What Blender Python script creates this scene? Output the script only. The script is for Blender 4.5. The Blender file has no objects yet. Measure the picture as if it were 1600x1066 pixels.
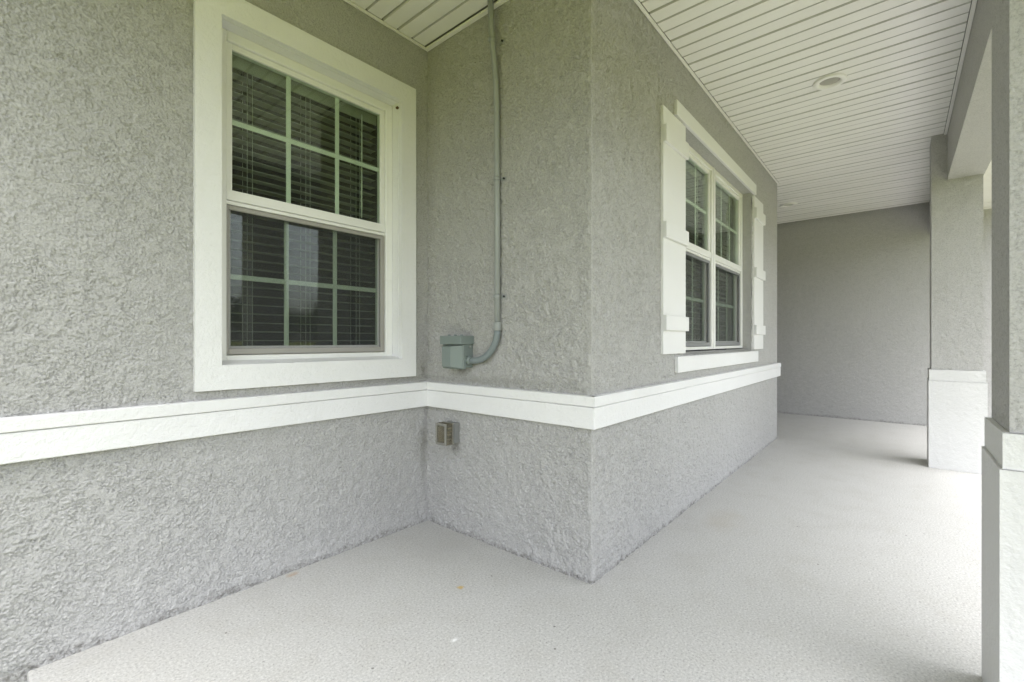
import bpy, bmesh, math, random
import numpy as np
from mathutils import Vector, Matrix

random.seed(7)
RNG = np.random.RandomState(11)
scene = bpy.context.scene
COL = scene.collection

# ------------------------------------------------------------------ camera, sky, sun, exposure
# Working axes: X runs along the house front (into the picture), Y points out from the house, Z up.
# Blender y = -Y.
def P(X, Y, Z):
    return Vector((X, -Y, Z))

CAM = (-1.744, 2.134, 1.06)
YAW = math.radians(40.30)
cam_d = bpy.data.cameras.new('camera')
cam = bpy.data.objects.new('camera', cam_d)
COL.objects.link(cam)
cam.location = P(*CAM)
cam.rotation_euler = (math.radians(90), 0, YAW - math.radians(90))
cam_d.sensor_width = 36.0
cam_d.lens = 36.0 * 715.27 / 1600.0
cam_d.clip_start = 0.02
cam_d.clip_end = 2000
scene.camera = cam

SUN_EL = math.radians(80)
SUN_AZ = Vector((-0.6, 0.8))          # horizontal direction towards the sun in working axes (X, Y)
SUN_AZ.normalize()
sun_vec = P(SUN_AZ.x * math.cos(SUN_EL), SUN_AZ.y * math.cos(SUN_EL), math.sin(SUN_EL))
world = bpy.data.worlds.new('World')
scene.world = world
world.use_nodes = True
wn, wl = world.node_tree.nodes, world.node_tree.links
wn.clear()
sky = wn.new('ShaderNodeTexSky')
sky.sky_type = 'NISHITA'
sky.sun_disc = False
sky.sun_elevation = SUN_EL
sky.sun_rotation = math.atan2(sun_vec.x, sun_vec.y)
sky.air_density = 1.0
sky.dust_density = 4.0
sky.ozone_density = 1.0
hsv = wn.new('ShaderNodeHueSaturation')
hsv.inputs['Saturation'].default_value = 0.32      # thin overcast: the blue is mostly washed out
bg = wn.new('ShaderNodeBackground')
bg.inputs['Strength'].default_value = 0.15
wo = wn.new('ShaderNodeOutputWorld')
wl.new(sky.outputs[0], hsv.inputs['Color'])
wl.new(hsv.outputs[0], bg.inputs['Color'])
wl.new(bg.outputs[0], wo.inputs['Surface'])

sun_d = bpy.data.lights.new('sun', 'SUN')
sun_d.energy = 1.1
sun_d.angle = math.radians(60)
sun_d.color = (1.0, 0.99, 0.97)
sun = bpy.data.objects.new('sun', sun_d)
COL.objects.link(sun)
sun.rotation_euler = sun_vec.to_track_quat('Z', 'Y').to_euler()

scene.view_settings.view_transform = 'Standard'
scene.view_settings.look = 'None'
scene.view_settings.gamma = 1.0
scene.view_settings.use_curve_mapping = False
scene.view_settings.exposure = 2.2
scene.render.engine = 'CYCLES'
scene.cycles.use_denoising = True
scene.cycles.max_bounces = 10
scene.cycles.diffuse_bounces = 5
scene.cycles.glossy_bounces = 4
scene.cycles.transparent_max_bounces = 24
scene.cycles.sample_clamp_indirect = 6

# ------------------------------------------------------------------ measures
YB = 1.109        # front plane of the projecting room
XC = 3.928        # far end of the projecting room
ZC = 2.774        # ceiling
XD = 5.952        # wall at the end of the porch
YBEAM = 2.43
XE = -1.9        # near edge of the porch roof
SLAB_X0 = -1.63

# ------------------------------------------------------------------ materials
def nt(name):
    m = bpy.data.materials.new(name)
    m.use_nodes = True
    n = m.node_tree.nodes
    n.clear()
    out = n.new('ShaderNodeOutputMaterial')
    b = n.new('ShaderNodeBsdfPrincipled')
    m.node_tree.links.new(b.outputs[0], out.inputs[0])
    return m, n, m.node_tree.links, b, out

def noise(n, l, vec, scale, detail=4, rough=0.55, dist=0.0):
    t = n.new('ShaderNodeTexNoise')
    t.inputs['Scale'].default_value = scale
    t.inputs['Detail'].default_value = detail
    t.inputs['Roughness'].default_value = rough
    t.inputs['Distortion'].default_value = dist
    if vec is not None:
        l.new(vec, t.inputs['Vector'])
    return t

def ramp(n, l, fac, stops):
    r = n.new('ShaderNodeValToRGB')
    e = r.color_ramp.elements
    e[0].position, e[0].color = stops[0][0], (*stops[0][1], 1)
    e[1].position, e[1].color = stops[-1][0], (*stops[-1][1], 1)
    for p, c in stops[1:-1]:
        x = e.new(p)
        x.color = (*c, 1)
    l.new(fac, r.inputs[0])
    return r

def mixc(n, l, fac, a, b, mode='MIX'):
    m = n.new('ShaderNodeMix')
    m.data_type = 'RGBA'
    m.blend_type = mode
    for sock, v in ((m.inputs['Factor'], fac), (m.inputs['A'], a), (m.inputs['B'], b)):
        pass
    def put(s, v):
        if hasattr(v, 'is_linked'):
            l.new(v, s)
        elif isinstance(v, (tuple, list)):
            s.default_value = (*v, 1) if len(v) == 3 else v
        else:
            s.default_value = v
    put(m.inputs[0], fac); put(m.inputs[6], a); put(m.inputs[7], b)
    return m.outputs[2]

def mth(n, l, op, a, b=None, clamp=False):
    m = n.new('ShaderNodeMath')
    m.operation = op
    m.use_clamp = clamp
    for i, v in enumerate((a, b)):
        if v is None:
            continue
        if hasattr(v, 'is_linked'):
            l.new(v, m.inputs[i])
        else:
            m.inputs[i].default_value = v
    return m.outputs[0]

def bump(n, l, h, strength, dist, b, prev=None):
    bp = n.new('ShaderNodeBump')
    bp.inputs['Strength'].default_value = strength
    bp.inputs['Distance'].default_value = dist
    l.new(h, bp.inputs['Height'])
    if prev is not None:
        l.new(prev, bp.inputs['Normal'])
    if b is not None:
        l.new(bp.outputs[0], b.inputs['Normal'])
    return bp.outputs[0]

def position(n):
    return n.new('ShaderNodeNewGeometry').outputs['Position']

def stucco_material(name, base, dirt=True):
    m, n, l, b, out = nt(name)
    pos = position(n)
    big = noise(n, l, pos, 1.3, 3)
    mid = noise(n, l, pos, 18, 4)
    c = mixc(n, l, ramp(n, l, big.outputs[0], [(0.3, (0, 0, 0)), (0.7, (1, 1, 1))]).outputs[0],
             tuple(x * 0.95 for x in base), tuple(x * 1.05 for x in base))
    c = mixc(n, l, ramp(n, l, mid.outputs[0], [(0.35, (0, 0, 0)), (0.65, (1, 1, 1))]).outputs[0],
             c, tuple(x * 1.04 for x in base))
    gr = noise(n, l, pos, 130, 4, 0.75)          # sandy grain of the paint
    c = mixc(n, l, 1.0, c, ramp(n, l, gr.outputs[0], [(0.33, (0.74, 0.74, 0.74)), (0.48, (1, 1, 1)), (0.66, (1.13, 1.13, 1.13))]).outputs[0], 'MULTIPLY')
    if dirt:
        # splash-back dirt: a ragged line of soil stain where the stucco meets the slab
        sep = n.new('ShaderNodeSeparateXYZ')
        l.new(pos, sep.inputs[0])
        dn = noise(n, l, pos, 9, 5, 0.7)
        lim = mth(n, l, 'MULTIPLY', dn.outputs[0], 0.105)
        lim = mth(n, l, 'SUBTRACT', lim, 0.022)
        d = mth(n, l, 'SUBTRACT', lim, sep.outputs[2])
        d = mth(n, l, 'MULTIPLY', d, 45.0, True)
        dn2 = noise(n, l, pos, 60, 4, 0.7)
        r2 = ramp(n, l, dn2.outputs[0], [(0.4, (0, 0, 0)), (0.62, (1, 1, 1))])
        f = mth(n, l, 'MULTIPLY', d, r2.outputs[0])
        f = mth(n, l, 'MULTIPLY', f, 0.65)
        c = mixc(n, l, f, c, (0.085, 0.075, 0.06))
    # run-off and mildew marks under the boxes and in the inner corner
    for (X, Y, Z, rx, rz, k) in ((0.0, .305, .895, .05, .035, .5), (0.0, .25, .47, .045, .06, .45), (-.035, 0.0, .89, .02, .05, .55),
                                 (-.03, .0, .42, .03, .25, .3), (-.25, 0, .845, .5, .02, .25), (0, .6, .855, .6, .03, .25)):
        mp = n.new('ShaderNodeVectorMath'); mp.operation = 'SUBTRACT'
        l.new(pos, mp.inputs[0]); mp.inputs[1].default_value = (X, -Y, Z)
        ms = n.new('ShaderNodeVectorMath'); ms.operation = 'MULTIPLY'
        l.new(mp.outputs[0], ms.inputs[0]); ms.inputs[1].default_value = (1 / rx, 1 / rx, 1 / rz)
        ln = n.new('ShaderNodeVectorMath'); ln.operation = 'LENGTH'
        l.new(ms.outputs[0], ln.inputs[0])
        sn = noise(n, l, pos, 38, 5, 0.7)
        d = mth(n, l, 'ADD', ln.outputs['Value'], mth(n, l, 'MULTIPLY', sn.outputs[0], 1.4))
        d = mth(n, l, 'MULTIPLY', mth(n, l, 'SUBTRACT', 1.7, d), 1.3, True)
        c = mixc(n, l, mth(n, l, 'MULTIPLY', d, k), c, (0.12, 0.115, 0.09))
    l.new(c, b.inputs['Base Color'])
    b.inputs['Roughness'].default_value = 0.62
    b.inputs['Specular IOR Level'].default_value = 0.35
    f1 = noise(n, l, pos, 210, 3, 0.6)
    f2 = noise(n, l, pos, 105, 4, 0.7, 0.6)
    nb = bump(n, l, f2.outputs[0], 0.8, 0.006, None)
    bump(n, l, f1.outputs[0], 0.25, 0.0015, b, nb)
    return m

def paint_material(name, base, rough=0.5, tex=160, strength=0.15, var=0.05, spec=0.4, grime=0.0):
    m, n, l, b, out = nt(name)
    pos = position(n)
    a = noise(n, l, pos, 3.5, 4)
    c = mixc(n, l, ramp(n, l, a.outputs[0], [(0.3, (0, 0, 0)), (0.7, (1, 1, 1))]).outputs[0],
             tuple(x * (1 - var) for x in base), base)
    if grime:
        g = noise(n, l, pos, 14, 6, 0.72)
        gr = ramp(n, l, g.outputs[0], [(0.56, (0, 0, 0)), (0.78, (1, 1, 1))])
        f = mth(n, l, 'MULTIPLY', gr.outputs[0], grime)
        c = mixc(n, l, f, c, (0.3, 0.28, 0.24))
    l.new(c, b.inputs['Base Color'])
    b.inputs['Roughness'].default_value = rough
    b.inputs['Specular IOR Level'].default_value = spec
    t = noise(n, l, pos, tex, 3, 0.6)
    t2 = noise(n, l, pos, tex * 0.3, 3, 0.6)
    nb = bump(n, l, t2.outputs[0], strength, 0.004, None)
    bump(n, l, t.outputs[0], strength, 0.0015, b, nb)
    return m

STUCCO = (0.435, 0.430, 0.42)
M = {}
M['stucco'] = stucco_material('grey_stucco', STUCCO)
M['trim'] = paint_material('white_textured_trim', (0.79, 0.79, 0.79), 0.55, 170, 0.95, 0.04, grime=0.06)
M['shutter'] = paint_material('white_shutter_paint', (0.79, 0.79, 0.79), 0.5, 120, 0.08, 0.03)
M['base'] = paint_material('white_stucco_column_base', (0.67, 0.67, 0.665), 0.6, 130, 0.9, 0.04, grime=0.12)
M['vinyl'] = paint_material('white_window_vinyl', (0.80, 0.80, 0.78), 0.35, 300, 0.03, 0.03, grime=0.15)
M['soffit'] = paint_material('white_vinyl_soffit', (0.885, 0.87, 0.845), 0.45, 250, 0.04, 0.03)
M['alu'] = paint_material('screen_frame_aluminium', (0.36, 0.345, 0.32), 0.4, 200, 0.05, 0.15, grime=0.35)
M['alu_dark'] = paint_material('grey_screen_frame', (0.24, 0.245, 0.25), 0.4, 200, 0.05, 0.1, grime=0.2)
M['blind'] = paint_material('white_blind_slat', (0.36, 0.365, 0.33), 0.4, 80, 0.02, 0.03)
M['cord'] = paint_material('white_blind_cord', (0.75, 0.75, 0.72), 0.6, 80, 0.02)
M['muntin'] = paint_material('white_glazing_bar', (0.86, 0.87, 0.86), 0.4, 80, 0.01, 0.02)
M['pvc'] = paint_material('grey_conduit', (0.33, 0.35, 0.345), 0.45, 60, 0.08, 0.12, grime=0.2)
M['pvc_elbow'] = paint_material('grey_conduit_elbow', (0.22, 0.255, 0.26), 0.4, 60, 0.05, 0.1)
M['box'] = paint_material('grey_green_enamel', (0.215, 0.255, 0.243), 0.38, 60, 0.05, 0.12, grime=0.2)
M['steel'] = paint_material('zinc_screw', (0.35, 0.35, 0.34), 0.35, 60, 0.05, 0.2)
M['black'] = paint_material('black_rubber', (0.02, 0.02, 0.02), 0.6, 60, 0.05, 0.1)
M['outlet_grey'] = paint_material('weathered_grey_outlet_box', (0.24, 0.245, 0.235), 0.5, 60, 0.1, 0.2, grime=0.3)
M['outlet_beige'] = paint_material('yellowed_plastic', (0.24, 0.235, 0.21), 0.45, 60, 0.08, 0.15, grime=0.3)
M['outlet_white'] = paint_material('white_receptacle', (0.55, 0.54, 0.5), 0.4, 60, 0.03)
M['lamp_lens'] = paint_material('frosted_lamp_lens', (0.40, 0.385, 0.34), 0.3, 90, 0.02)
M['mud'] = paint_material('dried_mud', (0.16, 0.10, 0.05), 0.9, 300, 0.6, 0.3)
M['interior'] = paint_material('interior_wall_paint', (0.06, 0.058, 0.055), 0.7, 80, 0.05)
M['groove'] = paint_material('dull_soffit_groove', (0.26, 0.255, 0.24), 0.7, 80, 0.03)
M['joint_shade'] = paint_material('painted_soffit_joint_shade', (0.60, 0.59, 0.56), 0.7, 80, 0.03)
M['fascia'] = paint_material('white_fascia', (0.78, 0.78, 0.77), 0.5, 80, 0.03)

def concrete_material():
    m, n, l, b, out = nt('pale_concrete')
    pos = position(n)
    base = (0.50, 0.492, 0.475)
    big = noise(n, l, pos, 0.9, 5, 0.6)
    c = mixc(n, l, ramp(n, l, big.outputs[0], [(0.3, (0, 0, 0)), (0.7, (1, 1, 1))]).outputs[0],
             (0.46, 0.454, 0.434), (0.54, 0.533, 0.51))
    grit = noise(n, l, pos, 120, 5, 0.75)
    c = mixc(n, l, 0.8, c, ramp(n, l, grit.outputs[0], [(0.32, (0.15, 0.145, 0.135)), (0.42, (0.44, 0.434, 0.415)), (0.55, (0.54, 0.533, 0.51)), (0.68, (0.72, 0.712, 0.685))]).outputs[0])
    sm = noise(n, l, pos, 5.5, 6, 0.7, 0.4)       # foot traffic and water marks
    c = mixc(n, l, 1.0, c, ramp(n, l, sm.outputs[0], [(0.36, (0.96, 0.955, 0.945)), (0.5, (1, 1, 1)), (0.68, (1.02, 1.02, 1.02))]).outputs[0], 'MULTIPLY')
    # scattered dark grit
    vo = n.new('ShaderNodeTexVoronoi')
    vo.inputs['Scale'].default_value = 9.0
    l.new(pos, vo.inputs['Vector'])
    spec = mth(n, l, 'LESS_THAN', vo.outputs['Distance'], 0.04)
    rnd = n.new('ShaderNodeSeparateColor')
    l.new(vo.outputs['Color'], rnd.inputs[0])
    spec = mth(n, l, 'MULTIPLY', spec, mth(n, l, 'GREATER_THAN', rnd.outputs[0], 0.62))
    c = mixc(n, l, mth(n, l, 'MULTIPLY', spec, 0.75), c, (0.11, 0.10, 0.09))
    # three real marks: a yellow leaf stain, a white scuff, rust by the wall
    def spot(X, Y, r, col, k, stretch=1.0, sc=40.0):
        nonlocal c
        mp = n.new('ShaderNodeMapping')
        mp.inputs['Location'].default_value = (-X / r, Y / r * stretch, 0)
        mp.inputs['Scale'].default_value = (1 / r, stretch / r, 0)
        l.new(pos, mp.inputs['Vector'])
        ln = n.new('ShaderNodeVectorMath'); ln.operation = 'LENGTH'
        l.new(mp.outputs[0], ln.inputs[0])
        nn = noise(n, l, pos, sc, 4, 0.7)
        d = mth(n, l, 'ADD', ln.outputs['Value'], mth(n, l, 'MULTIPLY', nn.outputs[0], 1.5))
        f = mth(n, l, 'SUBTRACT', 1.55, d)
        f = mth(n, l, 'MULTIPLY', f, 1.6, True)
        f = mth(n, l, 'MULTIPLY', f, k)
        c = mixc(n, l, f, c, col)
    spot(-0.385, 0.693, 0.024, (0.52, 0.36, 0.10), 0.85)
    spot(-0.638, 0.929, 0.024, (0.85, 0.85, 0.84), 0.95, 1.8, 90)
    spot(-0.805, 0.03, 0.045, (0.42, 0.24, 0.11), 0.45, 1.6)
    spot(1.15, 1.33, 0.3, (0.45, 0.41, 0.34), 0.35, 2.0, 7)
    spot(-0.2, 0.35, 0.25, (0.40, 0.39, 0.37), 0.3, 1.0, 7)
    l.new(c, b.inputs['Base Color'])
    b.inputs['Roughness'].default_value = 0.75
    b.inputs['Specular IOR Level'].default_value = 0.3
    g2 = noise(n, l, pos, 55, 5, 0.65)
    nb = bump(n, l, g2.outputs[0], 0.45, 0.005, None)
    bump(n, l, grit.outputs[0], 0.4, 0.002, b, nb)
    return m
M['concrete'] = concrete_material()

def grass_material():
    m, n, l, b, out = nt('lawn_grass')
    pos = position(n)
    a = noise(n, l, pos, 0.5, 5)
    g = noise(n, l, pos, 60, 4, 0.7)
    c1 = ramp(n, l, a.outputs[0], [(0.3, (0.106, 0.123, 0.024)), (0.7, (0.172, 0.182, 0.042))])
    c2 = ramp(n, l, g.outputs[0], [(0.3, (0.084, 0.097, 0.018)), (0.7, (0.202, 0.213, 0.052))])
    l.new(mixc(n, l, 0.5, c1.outputs[0], c2.outputs[0]), b.inputs['Base Color'])
    b.inputs['Roughness'].default_value = 0.9
    b.inputs['Specular IOR Level'].default_value = 0.1
    bump(n, l, g.outputs[0], 0.8, 0.03, b)
    return m
M['grass'] = grass_material()

def glass_material():
    m, n, l, b, out = nt('window_glass')
    n.remove(b)
    gl = n.new('ShaderNodeBsdfGlossy')
    gl.inputs['Roughness'].default_value = 0.004
    gl.inputs['Color'].default_value = (0.95, 1.0, 0.97, 1)
    tr = n.new('ShaderNodeBsdfTransparent')
    tr.inputs['Color'].default_value = (0.85, 0.90, 0.84, 1)
    lw = n.new('ShaderNodeLayerWeight')
    lw.inputs['Blend'].default_value = 0.5
    fz = mth(n, l, 'POWER', lw.outputs['Facing'], 5.0)
    fz = mth(n, l, 'ADD', mth(n, l, 'MULTIPLY', fz, 0.935), 0.065, True)
    pos = position(n)
    wob = noise(n, l, pos, 2.2, 1)
    bp = n.new('ShaderNodeBump')
    bp.inputs['Strength'].default_value = 0.05
    bp.inputs['Distance'].default_value = 0.01
    l.new(wob.outputs[0], bp.inputs['Height'])
    l.new(bp.outputs[0], gl.inputs['Normal'])
    mx = n.new('ShaderNodeMixShader')
    l.new(fz, mx.inputs[0])
    l.new(tr.outputs[0], mx.inputs[1])
    l.new(gl.outputs[0], mx.inputs[2])
    l.new(mx.outputs[0], out.inputs[0])
    return m
M['glass'] = glass_material()

def mesh_screen_material():
    m, n, l, b, out = nt('insect_screen_mesh')
    b.inputs['Base Color'].default_value = (0.05, 0.052, 0.055, 1)
    b.inputs['Roughness'].default_value = 0.6
    tr = n.new('ShaderNodeBsdfTransparent')
    mx = n.new('ShaderNodeMixShader')
    mx.inputs[0].default_value = 0.20
    l.new(tr.outputs[0], mx.inputs[1])
    l.new(b.outputs[0], mx.inputs[2])
    l.new(mx.outputs[0], out.inputs[0])
    return m
M['screen'] = mesh_screen_material()

def smoky_material():
    m, n, l, b, out = nt('weathered_clear_plastic')
    b.inputs['Base Color'].default_value = (0.42, 0.39, 0.32, 1)
    b.inputs['Roughness'].default_value = 0.3
    tr = n.new('ShaderNodeBsdfTransparent')
    tr.inputs['Color'].default_value = (0.72, 0.70, 0.63, 1)
    mx = n.new('ShaderNodeMixShader')
    pos = position(n)
    s = noise(n, l, pos, 30, 4)
    r = ramp(n, l, s.outputs[0], [(0.3, (0.12, 0.12, 0.12)), (0.7, (0.32, 0.32, 0.32))])
    l.new(r.outputs[0], mx.inputs[0])
    l.new(tr.outputs[0], mx.inputs[1])
    l.new(b.outputs[0], mx.inputs[2])
    l.new(mx.outputs[0], out.inputs[0])
    return m
M['smoky'] = smoky_material()
M['shingle'] = paint_material('grey_roof_shingle', (0.12, 0.115, 0.11), 0.9, 20, 0.6, 0.3)
M['far_wall'] = paint_material('tan_far_wall', (0.42, 0.38, 0.31), 0.8, 10, 0.1, 0.1)
M['leaf'] = paint_material('tree_leaf', (0.06, 0.10, 0.025), 0.6, 3, 0.05, 0.4)
M['bark'] = paint_material('tree_bark', (0.11, 0.085, 0.06), 0.9, 8, 0.6, 0.3)

# ------------------------------------------------------------------ mesh helpers
def link(name, me, mat, parent=None):
    o = bpy.data.objects.new(name, me)
    if mat is not None and len(me.materials) == 0:
        me.materials.append(M[mat])
    COL.objects.link(o)
    if parent is not None:
        o.parent = parent
    return o

def finish(bm, name, smooth=False):
    bmesh.ops.recalc_face_normals(bm, faces=bm.faces[:])
    me = bpy.data.meshes.new(name)
    bm.to_mesh(me)
    bm.free()
    if smooth:
        me.shade_smooth()
    return me

def add_box(bm, X0, X1, Y0, Y1, Z0, Z1, bevel=0.0, seg=1):
    vs = [bm.verts.new(P(x, y, z)) for x in (X0, X1) for y in (Y0, Y1) for z in (Z0, Z1)]
    q = [(0, 1, 3, 2), (4, 6, 7, 5), (0, 4, 5, 1), (2, 3, 7, 6), (0, 2, 6, 4), (1, 5, 7, 3)]
    fs = [bm.faces.new([vs[i] for i in f]) for f in q]
    if bevel > 0:
        es = {e for f in fs for e in f.edges}
        bmesh.ops.recalc_face_normals(bm, faces=fs)
        bmesh.ops.bevel(bm, geom=list(es), offset=bevel, segments=seg, affect='EDGES', profile=0.6)

def box(name, X0, X1, Y0, Y1, Z0, Z1, mat, parent=None, bevel=0.0, seg=1):
    bm = bmesh.new()
    add_box(bm, X0, X1, Y0, Y1, Z0, Z1, bevel, seg)
    return link(name, finish(bm, name), mat, parent)

def boxes(name, L, mat, parent=None, bevel=0.0):
    bm = bmesh.new()
    for b in L:
        add_box(bm, *b, bevel)
    return link(name, finish(bm, name), mat, parent)

def add_tube(bm, pts, r, seg=14, cap=True):
    pts = [Vector(p) for p in pts]
    rings = []
    up = None
    for i, p in enumerate(pts):
        a = pts[max(i - 1, 0)]
        b = pts[min(i + 1, len(pts) - 1)]
        t = (b - a).normalized()
        if up is None:
            up = Vector((0, 0, 1)) if abs(t.z) < 0.9 else Vector((1, 0, 0))
        n1 = (up - t * up.dot(t)).normalized()
        up = n1
        n2 = t.cross(n1)
        rr = r[i] if isinstance(r, (list, tuple)) else r
        rings.append([bm.verts.new(p + (n1 * math.cos(2 * math.pi * k / seg) + n2 * math.sin(2 * math.pi * k / seg)) * rr) for k in range(seg)])
    for A, B in zip(rings[:-1], rings[1:]):
        for k in range(seg):
            bm.faces.new((A[k], A[(k + 1) % seg], B[(k + 1) % seg], B[k]))
    if cap:
        bm.faces.new(rings[0][::-1])
        bm.faces.new(rings[-1])

def tube(name, pts, r, mat, parent=None, seg=14):
    bm = bmesh.new()
    add_tube(bm, pts, r, seg)
    me = finish(bm, name)
    for f in me.polygons:
        f.use_smooth = len(f.vertices) == 4
    return link(name, me, mat, parent)

def empty(name, X, Y, Z):
    o = bpy.data.objects.new(name, None)
    o.location = P(X, Y, Z)
    o.empty_display_size = 0.05
    COL.objects.link(o)
    return o

def adopt(child, parent):
    """parent keeping the world place"""
    child.parent = parent
    child.matrix_parent_inverse = Matrix.Translation(-parent.location)

def tag(o, label, cat, group=None):
    o['label'] = label
    o['category'] = cat
    if group:
        o['group'] = group
    return o

def structure(o):
    o['kind'] = 'structure'
    return o

class Group:
    """a thing: an Empty whose parts are built in world coordinates and then parented"""
    def __init__(self, name, X, Y, Z, label, cat, group=None):
        self.e = empty(name, X, Y, Z)
        tag(self.e, label, cat, group)
    def add(self, o):
        adopt(o, self.e)
        return o

def sub(parent, child):
    """sub-part of a mesh part whose own matrix is identity apart from its parent inverse"""
    child.parent = parent
    return child

# ------------------------------------------------------------------ value noise for the stucco relief
def lattice_noise(x, y, seed):
    xi = np.floor(x).astype(np.int64); yi = np.floor(y).astype(np.int64)
    fx = x - xi; fy = y - yi
    fx = fx * fx * fx * (fx * (fx * 6 - 15) + 10); fy = fy * fy * fy * (fy * (fy * 6 - 15) + 10)
    def h(a, b):
        v = (a * 374761393 + b * 668265263 + seed * 974634777) & 0xffffffff
        v = ((v ^ (v >> 13)) * 1274126177) & 0xffffffff
        return ((v ^ (v >> 16)) & 0xffffff) / float(0xffffff)
    a = h(xi, yi); b = h(xi + 1, yi); c = h(xi, yi + 1); d = h(xi + 1, yi + 1)
    return (a * (1 - fx) + b * fx) * (1 - fy) + (c * (1 - fx) + d * fx) * fy

def fbm(x, y, seed, octs=4, gain=0.55):
    s = 0.0; amp = 1.0; tot = 0.0
    for i in range(octs):
        s = s + lattice_noise(x * (2.03 ** i) + 17.3 * i, y * (2.03 ** i) - 9.1 * i, seed + i) * amp
        tot += amp; amp *= gain
    return s / tot

def sstep(a, b, x):
    t = np.clip((x - a) / (b - a), 0, 1)
    return t * t * (3 - 2 * t)

def stucco_height(u, v, seed, amp=0.006):
    """knock-down texture: flat flakes at three levels with ragged, undercut edges"""
    wx = fbm(u * 120, v * 120, seed + 50, 2) - 0.5
    wy = fbm(u * 120 + 40, v * 120, seed + 60, 2) - 0.5
    f = fbm(u * 30 + wx * 0.9, v * 30 + wy * 0.9, seed, 4, 0.78)
    m = fbm(u * 42 + 5, v * 42 + 71, seed + 31, 2)
    patch = sstep(0.36, 0.58, fbm(u * 5 + 3, v * 5 + 8, seed + 90, 3))      # smoother trowelled patches
    h = (sstep(0.425, 0.455, f) + sstep(0.50, 0.53, f) + sstep(0.575, 0.605, f)) / 3.0
    c1 = np.exp(-((f - 0.415) / 0.026) ** 2) * sstep(0.36, 0.50, m)
    c2 = np.exp(-((f - 0.490) / 0.022) ** 2) * sstep(0.62, 0.50, m)
    c3 = np.exp(-((f - 0.565) / 0.024) ** 2) * sstep(0.40, 0.54, m)
    fine = fbm(u * 190, v * 190, seed + 20, 2)
    k = 0.55 + 0.22 * patch
    return np.maximum(amp * (0.42 * h + 0.20 * fine - k * (0.85 * c1 + 0.75 * c2 + 0.8 * c3)), -0.0115)

def axis(parts):
    """parts: list of (start, end, step) -> coordinates with breaks kept exactly"""
    out = [np.array([parts[0][0]])]
    for a, b, s in parts:
        k = max(1, int(round((b - a) / s)))
        out.append(np.linspace(a, b, k + 1)[1:])
    return np.concatenate(out)

def stucco_sheet(us, vs, place, holes, seed, amp=0.006, fade_lo=None, fade_hi=None, ragged=False):
    """grid in (u, v) with relief; place(u, v, h) -> X, Y, Z arrays; returns a mesh"""
    U, V = np.meshgrid(us, vs, indexing='ij')
    h = stucco_height(U, V, seed, amp)
    if fade_lo is not None:
        h = h * sstep(0.0, 0.018, U - fade_lo) + 0.0012 * (1 - sstep(0.0, 0.018, U - fade_lo))
    if fade_hi is not None:
        h = h * sstep(0.0, 0.018, fade_hi - U) + 0.0012 * (1 - sstep(0.0, 0.018, fade_hi - U))
    VV = V.copy()
    if ragged:
        lift = np.clip((fbm(U[:, :1] * 14, U[:, :1] * 0 + 3, seed + 77, 4, 0.6) - 0.42) * 0.05, 0, 0.012)
        w = sstep(0.03, 0.0, V)
        VV = V + lift * w
    X, Y, Z = place(U, VV, h)
    nu, nv = U.shape
    co = np.stack([X, -Y, Z], -1).reshape(-1, 3).astype(np.float32)
    I = np.arange(nu * nv).reshape(nu, nv)
    uc = 0.5 * (us[:-1] + us[1:])[:, None]; vc = 0.5 * (vs[:-1] + vs[1:])[None, :]
    keep = np.ones((nu - 1, nv - 1), bool)
    for (a, b, c, d) in holes:
        keep &= ~((uc > a) & (uc < b) & (vc > c) & (vc < d))
    q = np.stack([I[:-1, :-1], I[1:, :-1], I[1:, 1:], I[:-1, 1:]], -1)[keep]
    used = np.zeros(nu * nv, bool); used[q.reshape(-1)] = True
    remap = np.cumsum(used) - 1
    return co[used], remap[q]

def mesh_from(co, quads, name, flip=False, extra=None):
    """extra: list of boxes merged in as the core of the wall"""
    if flip:
        quads = quads[:, ::-1]
    cos = [co]; qs = [quads]; base = len(co)
    for (X0, X1, Y0, Y1, Z0, Z1) in (extra or []):
        c = np.array([(x, -y, z) for x in (X0, X1) for y in (Y0, Y1) for z in (Z0, Z1)], np.float32)
        f = np.array([(0, 1, 3, 2), (4, 6, 7, 5), (0, 4, 5, 1), (2, 3, 7, 6), (0, 2, 6, 4), (1, 5, 7, 3)])[:, ::-1]
        cos.append(c); qs.append(f + base); base += 8
    co = np.concatenate(cos); quads = np.concatenate(qs)
    me = bpy.data.meshes.new(name)
    me.vertices.add(len(co)); me.vertices.foreach_set('co', co.reshape(-1))
    me.loops.add(quads.size); me.loops.foreach_set('vertex_index', quads.reshape(-1).astype(np.int32))
    me.polygons.add(len(quads)); me.polygons.foreach_set('loop_start', np.arange(0, quads.size, 4, dtype=np.int32))
    me.update(calc_edges=True)
    sm = np.ones(len(quads), bool)
    if extra:
        sm[-6 * len(extra):] = False
    me.polygons.foreach_set('use_smooth', sm)
    me.validate()
    return me

# ------------------------------------------------------------------ ground and slab
def plane(name, x0, x1, y0, y1, z, mat, n=1):
    bm = bmesh.new()
    vs = [bm.verts.new(P(x, y, z)) for x, y in ((x0, y0), (x1, y0), (x1, y1), (x0, y1))]
    f = bm.faces.new(vs)
    if f.normal.z < 0:
        f.normal_flip()
    me = finish(bm, name)
    return link(name, me, mat)

lawn = structure(plane('lawn', -400, 400, -400, 400, -0.13, 'grass'))
bm = bmesh.new()
add_box(bm, SLAB_X0, 9.0, -1.6, 2.72, -0.35, 0.0, 0.008, 2)
slab = structure(link('porch_floor', finish(bm, 'porch_floor'), 'concrete'))

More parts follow.
